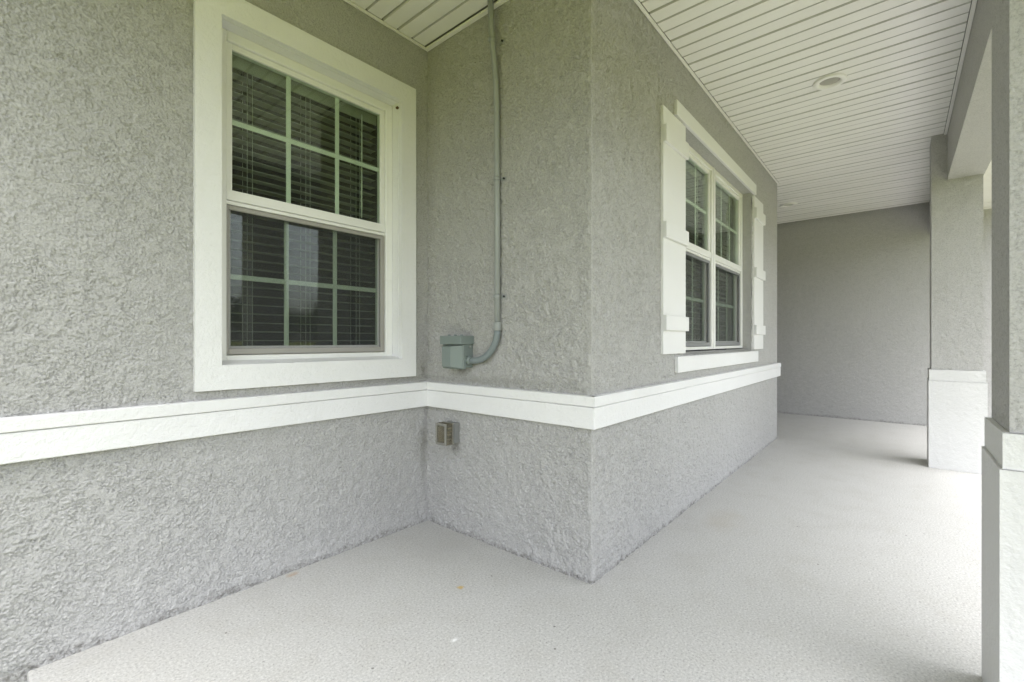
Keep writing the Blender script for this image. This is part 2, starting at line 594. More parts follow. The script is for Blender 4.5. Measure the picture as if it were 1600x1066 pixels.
bm = bmesh.new()
add_box(bm, .6, 6.5, 2.78, 4.1, -.3, -.10, .006)
structure(link('bounce_walk', finish(bm, 'bounce_walk'), 'concrete'))  # unseen pale walk, added to bounce neutral light up to the ceiling
bm = bmesh.new()
add_box(bm, 6.51, 12.6, 2.9, 16, -.3, -.105, .006)
structure(link('bounce_drive', finish(bm, 'bounce_drive'), 'concrete'))  # out-of-view concrete, added as a second light reflector for the porch

# ------------------------------------------------------------------ stucco walls
Z0W = -0.3
WA = dict(x0=-1.085, x1=-0.200, z0=0.960, z1=2.395)          # opening of the single window
WC = dict(x0=1.10, x1=2.80, z0=0.975, z1=2.398)              # opening of the paired window
T = 0.20                                                     # wall thickness

def wall_cores(axis_name, a0, a1, face, hole, z0=Z0W, z1=2.80):
    """solid wall behind the relief, with a window hole; face = plane coordinate of the front"""
    f = face - 0.013
    def b(u0, u1, w0, w1):
        return (u0, u1, f - T, f, w0, w1)
    if hole is None:
        return [b(a0, a1, z0, z1)]
    h0, h1, k0, k1 = hole
    return [b(a0, h0, z0, z1), b(h1, a1, z0, z1), b(h0, h1, z0, k0), b(h0, h1, k1, z1)]

# wall with the single window (plane Y = 0, facing +Y)
us = axis([(-3.4, -1.82, 0.03), (-1.82, WA['x0'], 0.0029), (WA['x0'], WA['x1'], 0.0032), (WA['x1'], 0.0, 0.0032)])
vs = axis([(Z0W, -.12, 0.05), (-.12, WA['z0'], 0.0029), (WA['z0'], WA['z1'], 0.0031), (WA['z1'], 2.80, 0.004)])
co, q = stucco_sheet(us, vs, lambda u, v, h: (u, 0 * u + h, v),
                     [(WA['x0'] - .05, WA['x1'] + .05, WA['z0'] - .05, WA['z1'] + .05), (-9, 9, .69, .81)], 3, 0.0066)
me = mesh_from(co, q, 'stucco_wall', True, wall_cores('x', -3.4, -0.0, 0.0, (WA['x0'], WA['x1'], WA['z0'], WA['z1'])))
wall_a = tag(link('stucco_wall', me, 'stucco'), 'grey stucco wall around the large single window at the left', 'wall')

# short wall with the conduit (plane X = 0, facing -X)
us = axis([(0.0, YB + .0012, 0.0034)])
vs = axis([(Z0W, 0.0, 0.05), (0.0, 2.80, 0.0035)])
co, q = stucco_sheet(us, vs, lambda u, v, h: (0 * u - h, u, v), [(-9, 9, .69, .81)], 21, 0.0105, fade_hi=YB + .0012)
me = mesh_from(co, q, 'stucco_wall', True, [(0.013, T, -0.2, YB - 0.013, Z0W, 2.80)])
wall_b = tag(link('stucco_wall', me, 'stucco'), 'narrow grey stucco wall carrying the conduit and electrical boxes', 'wall')

# wall with the shutters (plane Y = YB, facing +Y)
us = axis([(-.0012, 0.9, 0.0041), (0.9, WC['x0'], 0.006), (WC['x0'], WC['x1'], 0.007), (WC['x1'], XC, 0.009)])
vs = axis([(Z0W, 0.0, 0.05), (0.0, WC['z0'], 0.0045), (WC['z0'], WC['z1'], 0.0048), (WC['z1'], 2.80, 0.005)])
co, q = stucco_sheet(us, vs, lambda u, v, h: (u, 0 * u + YB + h, v),
                     [(WC['x0'], WC['x1'], WC['z0'], WC['z1']), (-9, 9, .69, .81)], 33, 0.0105, fade_lo=-.0012, fade_hi=XC)
me = mesh_from(co, q, 'stucco_wall', True, wall_cores('x', 0.0135, XC - 0.013, YB, (WC['x0'] - .004, WC['x1'] + .004, WC['z0'] - .004, WC['z1'] + .004)))
wall_c = tag(link('stucco_wall', me, 'stucco'), 'long grey stucco wall with white shutters and paired window', 'wall')
# stucco returns of the window recess
def jamb_sheet(kind):
    d0, d1 = YB - 0.085, YB + 0.0012
    z0, z1 = WC['z0'], WC['z1']
    x0, x1 = WC['x0'], WC['x1']
    du = axis([(d0, d1, 0.006)])
    if kind == 'right':
        dv = axis([(z0, z1, 0.007)])
        return stucco_sheet(du, dv, lambda u, v, h: (0 * u + x1 - h, u, v), [], 61, 0.005, fade_hi=d1)
    if kind == 'left':
        dv = axis([(z0, z1, 0.012)])
        return stucco_sheet(du, dv, lambda u, v, h: (0 * u + x0 + h, u, v), [], 62, 0.005, fade_hi=d1)
    dv = axis([(x0, x1, 0.008)])
    if kind == 'head':
        return stucco_sheet(du, dv, lambda u, v, h: (v, u, 0 * u + z1 - h), [], 63, 0.005, fade_hi=d1)
    return stucco_sheet(du, dv, lambda u, v, h: (v, u, 0 * u + z0 + h + (d1 - u) * 0.16), [], 64, 0.0015, fade_hi=d1)
for k in ('right', 'left', 'head', 'sill'):
    co, q = jamb_sheet(k)
    link('recess_return' if k != 'sill' else 'recess_sill', mesh_from(co, q, 'recess_return', k in ('left', 'sill')), 'stucco', wall_c)

# return of that room, door wall, and the wall at the end of the porch
me = mesh_from(*stucco_sheet(axis([(-1.6, YB, 0.02)]), axis([(0, 2.8, 0.02)]), lambda u, v, h: (0 * u + XC + h, u, v), [], 41, fade_hi=YB),
               'stucco_wall', False, [(XC - T, XC - 0.013, -1.6, YB - 0.215, Z0W, 2.80)])
tag(link('stucco_wall', me, 'stucco'), 'stucco wall turning back beyond the shuttered window', 'wall')
me = mesh_from(*stucco_sheet(axis([(XC, XD, 0.02)]), axis([(0, 2.8, 0.02)]), lambda u, v, h: (u, 0 * u - 1.5 + h, v), [], 43),
               'stucco_wall', True, [(XC, XD + 0.2, -1.7, -1.515, Z0W, 2.80)])
tag(link('stucco_wall', me, 'stucco'), 'stucco wall hidden at the back of the entry recess', 'wall')
me = mesh_from(*stucco_sheet(axis([(-1.5, 0.8, 0.02), (0.8, 3.05, 0.009), (3.05, 5.5, 0.03)]), axis([(Z0W, 0, .1), (0, 2.8, 0.009)]),
                             lambda u, v, h: (0 * u + XD - h, u, v), [], 47, 0.0040),
               'stucco_wall', True, [(XD + 0.013, XD + 0.2, -1.49, 5.5, Z0W, 2.80)])
tag(link('stucco_wall', me, 'stucco'), 'shaded grey stucco wall closing the far end of the porch', 'wall')

# ------------------------------------------------------------------ white band (two boards) round the three walls
BT = 0.030
def band_piece(wall, X0, X1, Y0, Y1, X0u, X1u, Y0u, Y1u, nm='trim_band'):
    a = box(nm, X0, X1, Y0, Y1, 0.680, 0.7745, 'trim', wall, 0.0025)
    box('cap_strip', X0u, X1u, Y0u, Y1u, 0.7765, 0.822, 'trim', a, 0.003)
band_piece(wall_a, -3.4, -BT + 0.002, -0.004, BT, -3.4, -BT - 0.002, -0.004, BT + 0.004)
band_piece(wall_b, -BT, 0.004, -0.004, YB + BT - 0.0015, -BT - 0.004, 0.004, -0.004, YB + BT + 0.0025)
band_piece(wall_c, -BT + 0.0015, XC + BT, YB - 0.004, YB + BT, -BT - 0.0025, XC + BT + 0.004, YB - 0.004, YB + BT + 0.004)

# ------------------------------------------------------------------ windows
def sash_window(G, x0, x1, z0, z1, yf, zr0, zr1, fw, screen_mat, tag_side=None, left_gap=0.0):
    """single-hung unit facing +Y. yf front of the frame, zr0..zr1 meeting rail"""
    bars = []
    # outer frame with a step
    a = G.add(boxes('frame', [(x0, x0 + fw, yf - .07, yf, z0, z1), (x1 - fw, x1, yf - .07, yf, z0, z1),
                              (x0 + fw, x1 - fw, yf - .07, yf, z1 - fw, z1), (x0 + fw, x1 - fw, yf - .07, yf, z0, z0 + fw * .62)], 'vinyl', None, 0.003))
    i0, i1 = x0 + fw, x1 - fw
    sw = 0.026
    up = G.add(boxes('upper_sash', [(i0 + .0005, i0 + sw, yf - .05, yf - .014, zr1, z1 - fw), (i1 - sw, i1 - .0005, yf - .05, yf - .014, zr1, z1 - fw),
                                    (i0 + sw, i1 - sw, yf - .05, yf - .014, z1 - fw - sw, z1 - fw - .0005)], 'vinyl', None, 0.002))
    rail = G.add(boxes('meeting_rail', [(i0 + .0005, i1 - .0005, yf - .052, yf - .006, zr0 + .018, zr1), (i0 + .0005, i1 - .0005, yf - .052, yf - .012, zr0, zr0 + .0165)], 'vinyl', None, 0.002))
    zb = z0 + fw * .62
    lo = G.add(boxes('lower_sash', [(i0 + .0005, i0 + sw, yf - .068, yf - .034, zb, zr0), (i1 - sw, i1 - .0005, yf - .068, yf - .034, zb, zr0),
                                    (i0 + sw, i1 - sw, yf - .068, yf - .034, zb, zb + .04)], 'vinyl', None, 0.002))
    gx0, gx1 = i0 + sw, i1 - sw
    def pane_and_bars(par, gz0, gz1, yg):
        # panes: one sheet of glass per light, glazing bars sealed behind it
        sub(par, box('pane', gx0 - .005, gx1 + .005, yg - .004, yg, gz0 - .003, gz1 + .003, 'glass'))
        bw = 0.0115
        zm = (gz0 + gz1) / 2
        sub(par, box('muntin', gx0, gx1, yg - .013, yg - .0075, zm - bw, zm + bw, 'muntin', None, .002))
        for k in (1, 2):
            xm = gx0 + (gx1 - gx0) * k / 3
            sub(par, box('muntin', xm - bw, xm + bw, yg - .0125, yg - .008, gz0, zm - bw, 'muntin', None, .002))
            sub(par, box('muntin', xm - bw, xm + bw, yg - .0125, yg - .008, zm + bw, gz1, 'muntin', None, .002))
    pane_and_bars(up, zr1, z1 - fw - sw, yf - .024)
    pane_and_bars(lo, zb + .04, zr0, yf - .046)
    # insect screen over the lower half
    s0, s1 = i0 + .003, i1 - .003
    b = 0.024
    zs0, zs1 = zb + .003, zr0 - .003
    sf = G.add(boxes('screen_frame', [(s0, s0 + b * .35, yf - .026, yf - .012, zs0, zs1), (s1 - b, s1, yf - .026, yf - .012, zs0, zs1),
                                      (s0 + b * .35, s1 - b, yf - .026, yf - .012, zs0, zs0 + b * 1.1), (s0 + b * .35, s1 - b, yf - .026, yf - .012, zs1 - b * .8, zs1)], screen_mat, None, 0.002))
    sub(sf, box('screen_mesh', s0 + b * .35, s1 - b, yf - .0195, yf - .019, zs0 + b * 1.1, zs1 - b * .8, 'screen'))

# single window with its white casing
YFA = -0.062
GA = Group('window', -0.64, 0, 0.86, 'large white single-hung window with wide flat casing beside the inner corner', 'window')
sash_window(GA, WA['x0'] + .003, WA['x1'] - .003, WA['z0'] + .012, WA['z1'] - .003, YFA, 1.650, 1.712, 0.042, 'alu')
c0, c1, d0, d1 = -1.178, -0.103, 0.860, 2.498
ct = 0.024
lining = 0.003
cas = GA.add(boxes('casing', [(c0, WA['x0'], -.004, ct, d0, d1), (WA['x1'], c1, -.004, ct, d0, d1),
                              (WA['x0'], WA['x1'], -.004, ct, WA['z1'], d1), (WA['x0'], WA['x1'], -.004, ct, d0, WA['z0'])], 'trim', None, 0.0))
# white plastered reveal between casing and frame, sill sloping out
bm = bmesh.new()
def quad(bm, pts):
    bm.faces.new([bm.verts.new(P(*p)) for p in pts])
e = 0.0025
x0, x1, z0, z1 = WA['x0'] + e, WA['x1'] - e, WA['z0'] + e, WA['z1'] - e
yb_ = YFA - .004
add_box(bm, WA['x1'] - .0028, WA['x1'] + .02, yb_, -.0045, z0, z1)
add_box(bm, WA['x0'] - .02, WA['x0'] + .0028, yb_, -.0045, z0, z1)
add_box(bm, WA['x0'], WA['x1'], yb_, -.0045, WA['z1'] - .0028, WA['z1'] + .02)
GA.add(link('reveal', finish(bm, 'reveal'), 'trim'))
bm = bmesh.new()
vs_ = [bm.verts.new(P(x, y, z)) for x in (WA['x0'] + .001, WA['x1'] - .001) for (y, z) in ((ct - .002, WA['z0'] - .002), (ct - .002, WA['z0'] + .0015), (YFA + .001, WA['z0'] + .017), (YFA + .001, WA['z0'] - .002))]
for f in ((0, 1, 2, 3), (7, 6, 5, 4), (0, 4, 5, 1), (1, 5, 6, 2), (2, 6, 7, 3), (3, 7, 4, 0)):
    bm.faces.new([vs_[i] for i in f])
GA.add(link('sill', finish(bm, 'sill'), 'trim'))

# paired window with head and sill boards
YFC = YB - 0.070
GC = Group('paired_window', 1.95, YB, 0.87, 'paired white single-hung windows between two shutters under the porch', 'window')
xm = (WC['x0'] + WC['x1']) / 2
sash_window(GC, WC['x0'] + .003, xm - .012, WC['z0'] + .022, WC['z1'] - .003, YFC, 1.672, 1.738, 0.036, 'alu_dark')
sash_window(GC, xm + .012, WC['x1'] - .003, WC['z0'] + .022, WC['z1'] - .003, YFC, 1.672, 1.738, 0.036, 'alu_dark')
GC.add(box('mullion', xm - .0115, xm + .0115, YFC - .06, YFC + .004, WC['z0'] + .022, WC['z1'] - .003, 'vinyl', None, .002))
GC.add(box('head_board', .946, 2.90, YB + .0005, YB + .022, 2.397, 2.487, 'trim', None, .002))
GC.add(box('sill_board', .955, 2.965, YB + .0005, YB + .024, .871, .967, 'trim', None, .002))

# shutters: a board with three battens
def shutter(name, x0, x1, label):
    G = Group(name, (x0 + x1) / 2, YB, .985, label, 'shutter', 'board shutters beside the paired window')
    G.add(box('board', x0, x1, YB + .0005, YB + .0185, .985, 2.378, 'shutter', None, .0015))
    for (a, b) in ((2.172, 2.268), (1.640, 1.728), (1.120, 1.205)):
        G.add(box('batten', x0 - .002, x1 + .002, YB + .0187, YB + .038, a, b, 'shutter', None, .0015))
    return G
shutter('shutter', .747, 1.096, 'white board shutter with three battens, nearer the outer house corner')
shutter('shutter', 2.836, 3.19, 'white board shutter with three battens, on the far side of the paired window')

# ------------------------------------------------------------------ blinds inside the windows
def slat_mesh(w):
    bm = bmesh.new()
    prof = [(-.025, 0), (-.0125, .0014), (0, .002), (.0125, .0014), (.025, 0)]
    L = []
    for x in (0, w):
        L.append([bm.verts.new(P(x, y, z + .0012)) for y, z in prof] + [bm.verts.new(P(x, y, z - .0012)) for y, z in prof[::-1]])
    k = len(L[0])
    for i in range(k):
        bm.faces.new((L[0][i], L[0][(i + 1) % k], L[1][(i + 1) % k], L[1][i]))
    bm.faces.new(L[0]); bm.faces.new(L[1][::-1])
    return finish(bm, 'slat')

def blind(x0, x1, z0, z1, yc, label, tilt=0.0, wand=True):
    G = Group('window_blind', (x0 + x1) / 2, yc, z0, label, 'blind', 'slatted blinds inside the windows')
    G.add(box('headrail', x0, x1, yc - .028, yc + .026, z1 - .045, z1, 'blind'))
    G.add(box('valance', x0, x1, yc + .028, yc + .036, z1 - .075, z1, 'blind', None, .002))
    sm = slat_mesh(x1 - x0)
    pitch = 0.0415
    z = z1 - .095
    i = 0
    while z > z0 + .03:
        o = link('slat', sm, 'blind')
        o.location = P(x0, yc, z) - G.e.location
        o.rotation_euler = (math.radians(tilt + random.uniform(-1.2, 1.2)), 0, random.uniform(-.0012, .0012))
        o.parent = G.e
        z -= pitch
        i += 1
    G.add(box('bottom_rail', x0, x1, yc - .025, yc + .025, z0, z0 + .016, 'blind', None, .003))
    for fx in (.13, .48, .84):
        xx = x0 + (x1 - x0) * fx
        for dy, dx in ((.0275, 0), (.0275, .022), (-.0275, 0)):
            G.add(tube('ladder_cord', [P(xx + dx, yc + dy, z0 + .01), P(xx + dx, yc + dy, z1 - .05)], .0011, 'cord', None, 5))
    if wand:
        G.add(tube('wand', [P(x0 + (x1 - x0) * .875, yc + .04, z1 - .05), P(x0 + (x1 - x0) * .872, yc + .042, z1 - .62)], .004, 'cord', None, 8))
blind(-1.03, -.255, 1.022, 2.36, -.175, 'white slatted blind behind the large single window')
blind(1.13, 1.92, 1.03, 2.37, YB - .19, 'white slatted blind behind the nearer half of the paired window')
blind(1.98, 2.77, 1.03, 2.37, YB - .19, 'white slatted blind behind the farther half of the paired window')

# rooms behind the windows
def room(x0, x1, y0, y1, hole):
    bm = bmesh.new()
    t = .05
    add_box(bm, x0, x1, y0 - t, y0, 0, 2.7)
    add_box(bm, x0 - t, x0, y0, y1, 0, 2.7)
    add_box(bm, x1, x1 + t, y0, y1, 0, 2.7)
    add_box(bm, x0, x1, y0, y1, -.05, 0.001)
    add_box(bm, x0, x1, y0, y1, 2.7, 2.75)
    return structure(link('interior_room', finish(bm, 'interior_room'), 'interior'))
room(-3.3, -.06, -3.4, -.21, None)
room(.26, 3.66, -2.3, YB - .21, None)

# ------------------------------------------------------------------ porch ceiling of narrow boards
ceil = structure(boxes('porch_ceiling', [(XE, XD + .2, -1.6, YBEAM + .1, ZC + .018, ZC + .06)], 'groove'))
PITCH = 0.0972
def board_mesh(L, cache={}):
    k = round(L, 3)
    if k in cache:
        return cache[k]
    w, d, c = PITCH, .016, .0075
    prof = [(.003, d), (.003, c), (c, 0), (w * .35, -.0004), (w * .65, -.0004), (w - c, 0), (w - .003, c), (w - .003, d)]
    bm = bmesh.new()
    R = [[bm.verts.new(P(x, y, z)) for x, z in prof] for y in (0, L)]
    n = len(prof)
    for i in range(n):
        bm.faces.new((R[0][i], R[0][(i + 1) % n], R[1][(i + 1) % n], R[1][i]))
    bm.faces.new(R[0]); bm.faces.new(R[1][::-1])
    me = finish(bm, 'soffit_board')
    me.materials.append(M['soffit']); me.materials.append(M['joint_shade'])
    for p in me.polygons:                      # groove shade painted onto the joint flanks as a darker colour
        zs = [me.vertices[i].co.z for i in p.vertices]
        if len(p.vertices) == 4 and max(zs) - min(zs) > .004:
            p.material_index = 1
    cache[k] = me
    return cache[k]
JW = .019
k0 = int(math.floor((XE - .452) / PITCH)) + 1
x = .452 + k0 * PITCH
bi = 0
while x + PITCH < XD + .02:
    if x + PITCH * .5 < 0:
        y0 = JW + .004
    elif x + PITCH * .5 < XC:
        y0 = YB + JW + .004
    else:
        y0 = -1.5
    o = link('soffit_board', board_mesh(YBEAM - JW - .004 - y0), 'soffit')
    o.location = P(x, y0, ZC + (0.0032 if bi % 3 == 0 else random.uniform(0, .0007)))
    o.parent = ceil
    x += PITCH
    bi += 1
# edge channels where the boards meet the walls and the beam
def channel(X0, X1, Y0, Y1):
    bm = bmesh.new()
    add_box(bm, X0, X1, Y0, Y1, ZC - .007, ZC + .004, .0012)
    link('edge_channel', finish(bm, 'edge_channel'), 'soffit', ceil)
channel(XE, -.031, .004, JW)
channel(-.030, -.004, .004, YB + JW)
channel(-.003, XC + JW, YB + .004, YB + JW)
channel(XE, XD - .001, YBEAM - JW, YBEAM - .001)

# roof over it, with fascia and outer eave
def roof():
    bm = bmesh.new()
    a = [(XE - .32, 3.35), (XD + 3, 3.35), (XD + 3, -9), (XE - 8, -9), (XE - 8, .45), (XE - .32, .45)]
    add_box(bm, XE - .32, XD + 3, 2.79 - .1, 3.35, 2.86, 2.90)
    return bm
def slope_roof():
    bm = bmesh.new()
    # single pitched plane rising towards the house, thick enough to be a body
    X0, X1, Y0, Y1 = -9.0, 12.0, 3.2, -7.0
    z0, z1 = 2.86, 5.6
    lo = [(XE - .3, Y0), (X1, Y0), (X1, Y1), (X0, Y1), (X0, .42), (XE - .3, .42)]
    zz = lambda y: z0 + (Y0 - y) / (Y0 - Y1) * (z1 - z0)
    top = [bm.verts.new(P(x, y, zz(y) + .12)) for x, y in lo]
    bot = [bm.verts.new(P(x, y, zz(y) - .02)) for x, y in lo]
    bm.faces.new(top); bm.faces.new(bot[::-1])
    for i in range(6):
        bm.faces.new((top[i], bot[i], bot[(i + 1) % 6], top[(i + 1) % 6]))
    return finish(bm, 'roof')
structure(link('roof', slope_roof(), 'shingle'))
fas = structure(boxes('eave', [(XE - .02, XD + 3, 2.665, 3.18, 2.62, 2.64), (XE - .06, XE - .022, -.0, 3.2, 2.60, 3.3), (XE - .02, XD + 3, 3.182, 3.22, 2.58, 2.9),
                               (-9, XE - .065, -.0, .42, 2.79, 2.81), (-9, XE - .065, .421, .45, 2.72, 3.7)], 'fascia'))
for k in range(60):
    xx = XE + k * .15
    if xx > 7.5:
        break
    box('eave_board', xx + .002, xx + .147, 2.67, 3.178, 2.607, 2.618, 'soffit', fas)

# ------------------------------------------------------------------ beam and columns
def stucco_box(name, X0, X1, Y0, Y1, Z0, Z1, seed, res, parent=None, amp=.0042, mat='stucco', faces='xyYXz'):
    """rectangular post or beam with stucco relief on its sides"""
    cos, qs, base = [], [], 0
    def put(co, q, flip):
        nonlocal base
        cos.append(co); qs.append((q[:, ::-1] if flip else q) + base); base += len(co)
    e = .0012
    X0 += e; X1 -= e; Y0 += e; Y1 -= e
    ex = axis([(X0 - e, X1 + e, res)]); ey = axis([(Y0 - e, Y1 + e, res)]); ez = axis([(Z0, Z1, res)])
    kw = dict(amp=amp)
    put(*stucco_sheet(ey, ez, lambda u, v, h: (0 * u + X0 - h, u, v), [], seed, fade_lo=Y0 - e, fade_hi=Y1 + e, **kw), True)
    put(*stucco_sheet(ey, ez, lambda u, v, h: (0 * u + X1 + h, u, v), [], seed + 1, fade_lo=Y0 - e, fade_hi=Y1 + e, **kw), False)
    put(*stucco_sheet(ex, ez, lambda u, v, h: (u, 0 * u + Y0 - h, v), [], seed + 2, fade_lo=X0 - e, fade_hi=X1 + e, **kw), False)
    put(*stucco_sheet(ex, ez, lambda u, v, h: (u, 0 * u + Y1 + h, v), [], seed + 3, fade_lo=X0 - e, fade_hi=X1 + e, **kw), True)
    put(*stucco_sheet(ex, ey, lambda u, v, h: (u, v, 0 * u + Z0 - h), [], seed + 4, fade_lo=X0 - e, fade_hi=X1 + e, **kw), True)
    put(*stucco_sheet(ex, ey, lambda u, v, h: (u, v, 0 * u + Z1 + h), [], seed + 5, fade_lo=X0 - e, fade_hi=X1 + e, **kw), False)
    me = mesh_from(np.concatenate(cos), np.concatenate(qs), name)
    return link(name, me, mat, parent)

beam = stucco_box('porch_beam', XE - .02, XD - .004, YBEAM, 2.645, 2.392, 2.83, 101, .012)
tag(beam, 'grey stucco beam running along the porch edge above the columns', 'beam')

def column(x0, yb, yc, ysh, res, label):
    """x0: house-corner x of the base; widths: base .345, cap .335, shaft .305"""
    G = Group('porch_column', x0 + .17, yb + .17, 0, label, 'column', 'square columns along the porch edge')
    xs = x0 + (ysh - yb)
    xc = x0 + (yc - yb)
    G.add(stucco_box('base', x0, x0 + .345, yb, yb + .345, .001, .728, 131, res * 1.3, None, .0010, 'base'))
    G.add(stucco_box('cap', xc, xc + .333, yc, yc + .333, .7295, .822, 141, res * 1.3, None, .0008, 'base'))
    G.add(stucco_box('shaft', xs, xs + .305, ysh, ysh + .305, .8232, ZC + .02, 151, res, None))
    return G
column(-.025, 2.33, 2.336, 2.35, .0045, 'near square stucco column with stepped white base at the right picture edge')
column(3.445, 2.316, 2.320, 2.334, .0075, 'far square stucco column with white base standing before the end wall')

# ------------------------------------------------------------------ recessed ceiling lights
def ceiling_light(X, Y, label):
    G = Group('recessed_light', X, Y, ZC, label, 'ceiling light', 'recessed lights in the porch ceiling')
    R, r = .092, .056
    bm = bmesh.new()
    prof = [(R, .002), (R, -.011), (R - .005, -.015), (r + .014, -.016), (r + .006, -.012), (r, .004)]
    seg = 40
    rings = [[bm.verts.new(P(X + a * math.cos(2 * math.pi * k / seg), Y + a * math.sin(2 * math.pi * k / seg), ZC + z)) for k in range(seg)] for a, z in prof]
    for A, B in zip(rings[:-1], rings[1:]):
        for k in range(seg):
            bm.faces.new((A[k], A[(k + 1) % seg], B[(k + 1) % seg], B[k]))
    G.add(link('trim_ring', finish(bm, 'trim_ring', True), 'soffit'))
    bm = bmesh.new()
    rr = [(.0565, .000), (.04, -.003), (.02, -.0045)]
    rings = [[bm.verts.new(P(X + a * math.cos(2 * math.pi * k / seg), Y + a * math.sin(2 * math.pi * k / seg), ZC + z)) for k in range(seg)] for a, z in rr]
    for A, B in zip(rings[:-1], rings[1:]):
        for k in range(seg):
            bm.faces.new((A[k], A[(k + 1) % seg], B[(k + 1) % seg], B[k]))
    bm.faces.new(rings[-1])
    G.add(link('lens', finish(bm, 'lens', True), 'lamp_lens'))
ceiling_light(1.91, 1.78, 'round recessed light in the ceiling beside the shuttered window')
ceiling_light(4.89, 1.066, 'round recessed light far back, beyond the end of the shuttered wall')

# ------------------------------------------------------------------ conduit, power box, outlet
GK = Group('conduit', -.024, .575, .95, 'grey electrical conduit climbing the narrow wall from the power box to the ceiling', 'conduit')
r = .0150
yk = .578
pipe = [P(-.056, .560, ZC + .01), P(-.050, .562, 2.62), P(-.036, .567, 2.48), P(-.026, .571, 2.36), P(-.024, .573, 2.25), P(-.024, .577, 1.7), P(-.024, yk, 1.135)]
GK.add(tube('pipe', pipe, r, 'pvc', None, 18))
GK.add(tube('coupling', [P(-.024, yk, 1.155), P(-.024, yk, 1.15), P(-.024, yk, 1.115), P(-.024, yk, 1.112)], [.0175, .0205, .0205, .018], 'pvc', None, 18))
el = []
R = .155
cy_, cz_ = yk - R, 1.112
for i in range(15):
    a = i / 14 * math.pi / 2
    el.append(P(-.024 - .012 * (i / 14), cy_ + R * math.cos(a), cz_ - R * math.sin(a)))
el.append(P(-.038, .392, cz_ - R))
GK.add(tube('elbow', el, .0172, 'pvc_elbow', None, 18))
for zc_, rr in ((2.58, 0), (1.88, 0), (1.285, 0)):
    pz = zc_
    xx = -.046 if zc_ > 2.3 else -.024
    yy = .563 if zc_ > 2.3 else .5755
    st = GK.add(tube('strap', [P(xx, yy, pz - .010), P(xx, yy, pz + .010)], .0182, 'pvc', None, 18))
    sub(st, box('strap_ear', -.006, -.003, yy + .012, yy + .045, pz - .010, pz + .010, 'pvc', None, .001))
    sub(st, tube('screw', [P(-.002, yy + .034, pz), P(-.013, yy + .034, pz)], .0052, 'black', None, 8))

GB = Group('power_box', -.05, .29, .91, 'small grey-green metal power outlet box above the white band', 'electrical box')
bx0, by0, by1, bz0, bz1 = -.088, .226, .383, .912, 1.088
GB.add(box('back_box', -.058, -.001, by0 + .006, by1 - .002, bz0 + .006, bz1 - .02, 'box', None, .004, 2))
bm = bmesh.new()
# hinged lid: a shallow tray whose front carries a raised, bevelled field
def loft(bm, loops):
    rings = [[bm.verts.new(P(*p)) for p in L] for L in loops]
    n = len(rings[0])
    for A, B in zip(rings[:-1], rings[1:]):
        for i in range(n):
            bm.faces.new((A[i], A[(i + 1) % n], B[(i + 1) % n], B[i]))
    bm.faces.new(rings[0][::-1]); bm.faces.new(rings[-1])
def rect(x, y0, y1, z0, z1):
    return [(x, y0, z0), (x, y1, z0), (x, y1, z1), (x, y0, z1)]
zt = bz1 - .048
loft(bm, [rect(-.0585, by0 + .001, by1 + .003, bz0 + .001, zt), rect(-.078, by0 - .001, by1 + .005, bz0 - .001, zt + .001),
          rect(-.080, by0 + .001, by1 + .003, bz0 + .001, zt - .001), rect(-.0803, by0 + .012, by1 - .006, bz0 + .006, zt - .004),
          rect(-.110, by0 + .028, by1 - .062, bz0 + .012, zt - .010)])
lid = GB.add(link('lid', finish(bm, 'lid'), 'box'))
capb = GB.add(box('rain_cap', -.098, -.0008, by0 - .004, by1 + .006, bz1 - .046, bz1, 'box', None, .004, 2))
for yy in (by0 + .03, (by0 + by1) / 2, by1 - .028):
    sub(capb, tube('screw', [P(-.06, yy, bz1 - .002), P(-.06, yy, bz1 + .007)], .008, 'box', None, 10))
sub(capb, tube('screw', [P(-.086, by1 - .018, bz1 - .022), P(-.094, by1 - .018, bz1 - .022)], .004, 'steel', None, 8))
GB.add(tube('hub', [P(-.038, by1 - .003, cz_ - R), P(-.038, by1 + .02, cz_ - R), P(-.038, by1 + .021, cz_ - R)], [.0235, .0225, .019], 'box', None, 16))
sub(lid, tube('latch_screw', [P(-.030, by1 + .002, bz1 - .058), P(-.030, by1 + .009, bz1 - .058)], .0045, 'steel', None, 8))

GO = Group('outlet', -.05, .25, .49, 'weatherproof wall outlet with yellowed cover below the white band', 'outlet')
oy0, oy1, oz0, oz1 = .196, .279, .497, .613
GO.add(box('back_box', -.042, -.001, oy0 + .004, oy1, oz0 + .003, oz1 - .003, 'outlet_grey', None, .005, 2))
GO.add(box('gasket', -.0465, -.0422, oy0 + .007, oy1 - .004, oz0 + .007, oz1 - .007, 'black'))
fx0, fx1 = -.055, -.047
GO.add(boxes('flange', [(fx0, fx1, oy0 - .001, oy0 + .016, oz0, oz1), (fx0, fx1, oy1 - .016, oy1 + .001, oz0, oz1),
                        (fx0, fx1, oy0 + .016, oy1 - .016, oz1 - .016, oz1), (fx0, fx1, oy0 + .016, oy1 - .016, oz0, oz0 + .016)], 'outlet_beige', None, .0015))
rec = GO.add(box('receptacle', -.066, -.0468, oy0 + .020, oy1 - .020, oz0 + .022, oz1 - .022, 'outlet_grey', None, .004, 2))
ym = (oy0 + oy1) / 2
for zz in (oz0 + .040, oz1 - .040):
    for yy in (-.006, .006):
        sub(rec, box('slot', -.0668, -.0659, ym + yy - .0012, ym + yy + .0012, zz - .004, zz + .004, 'black'))
    sub(rec, box('ring', -.0690, -.0662, ym - .015, ym + .015, zz + .0125, zz + .0155, 'outlet_white'))
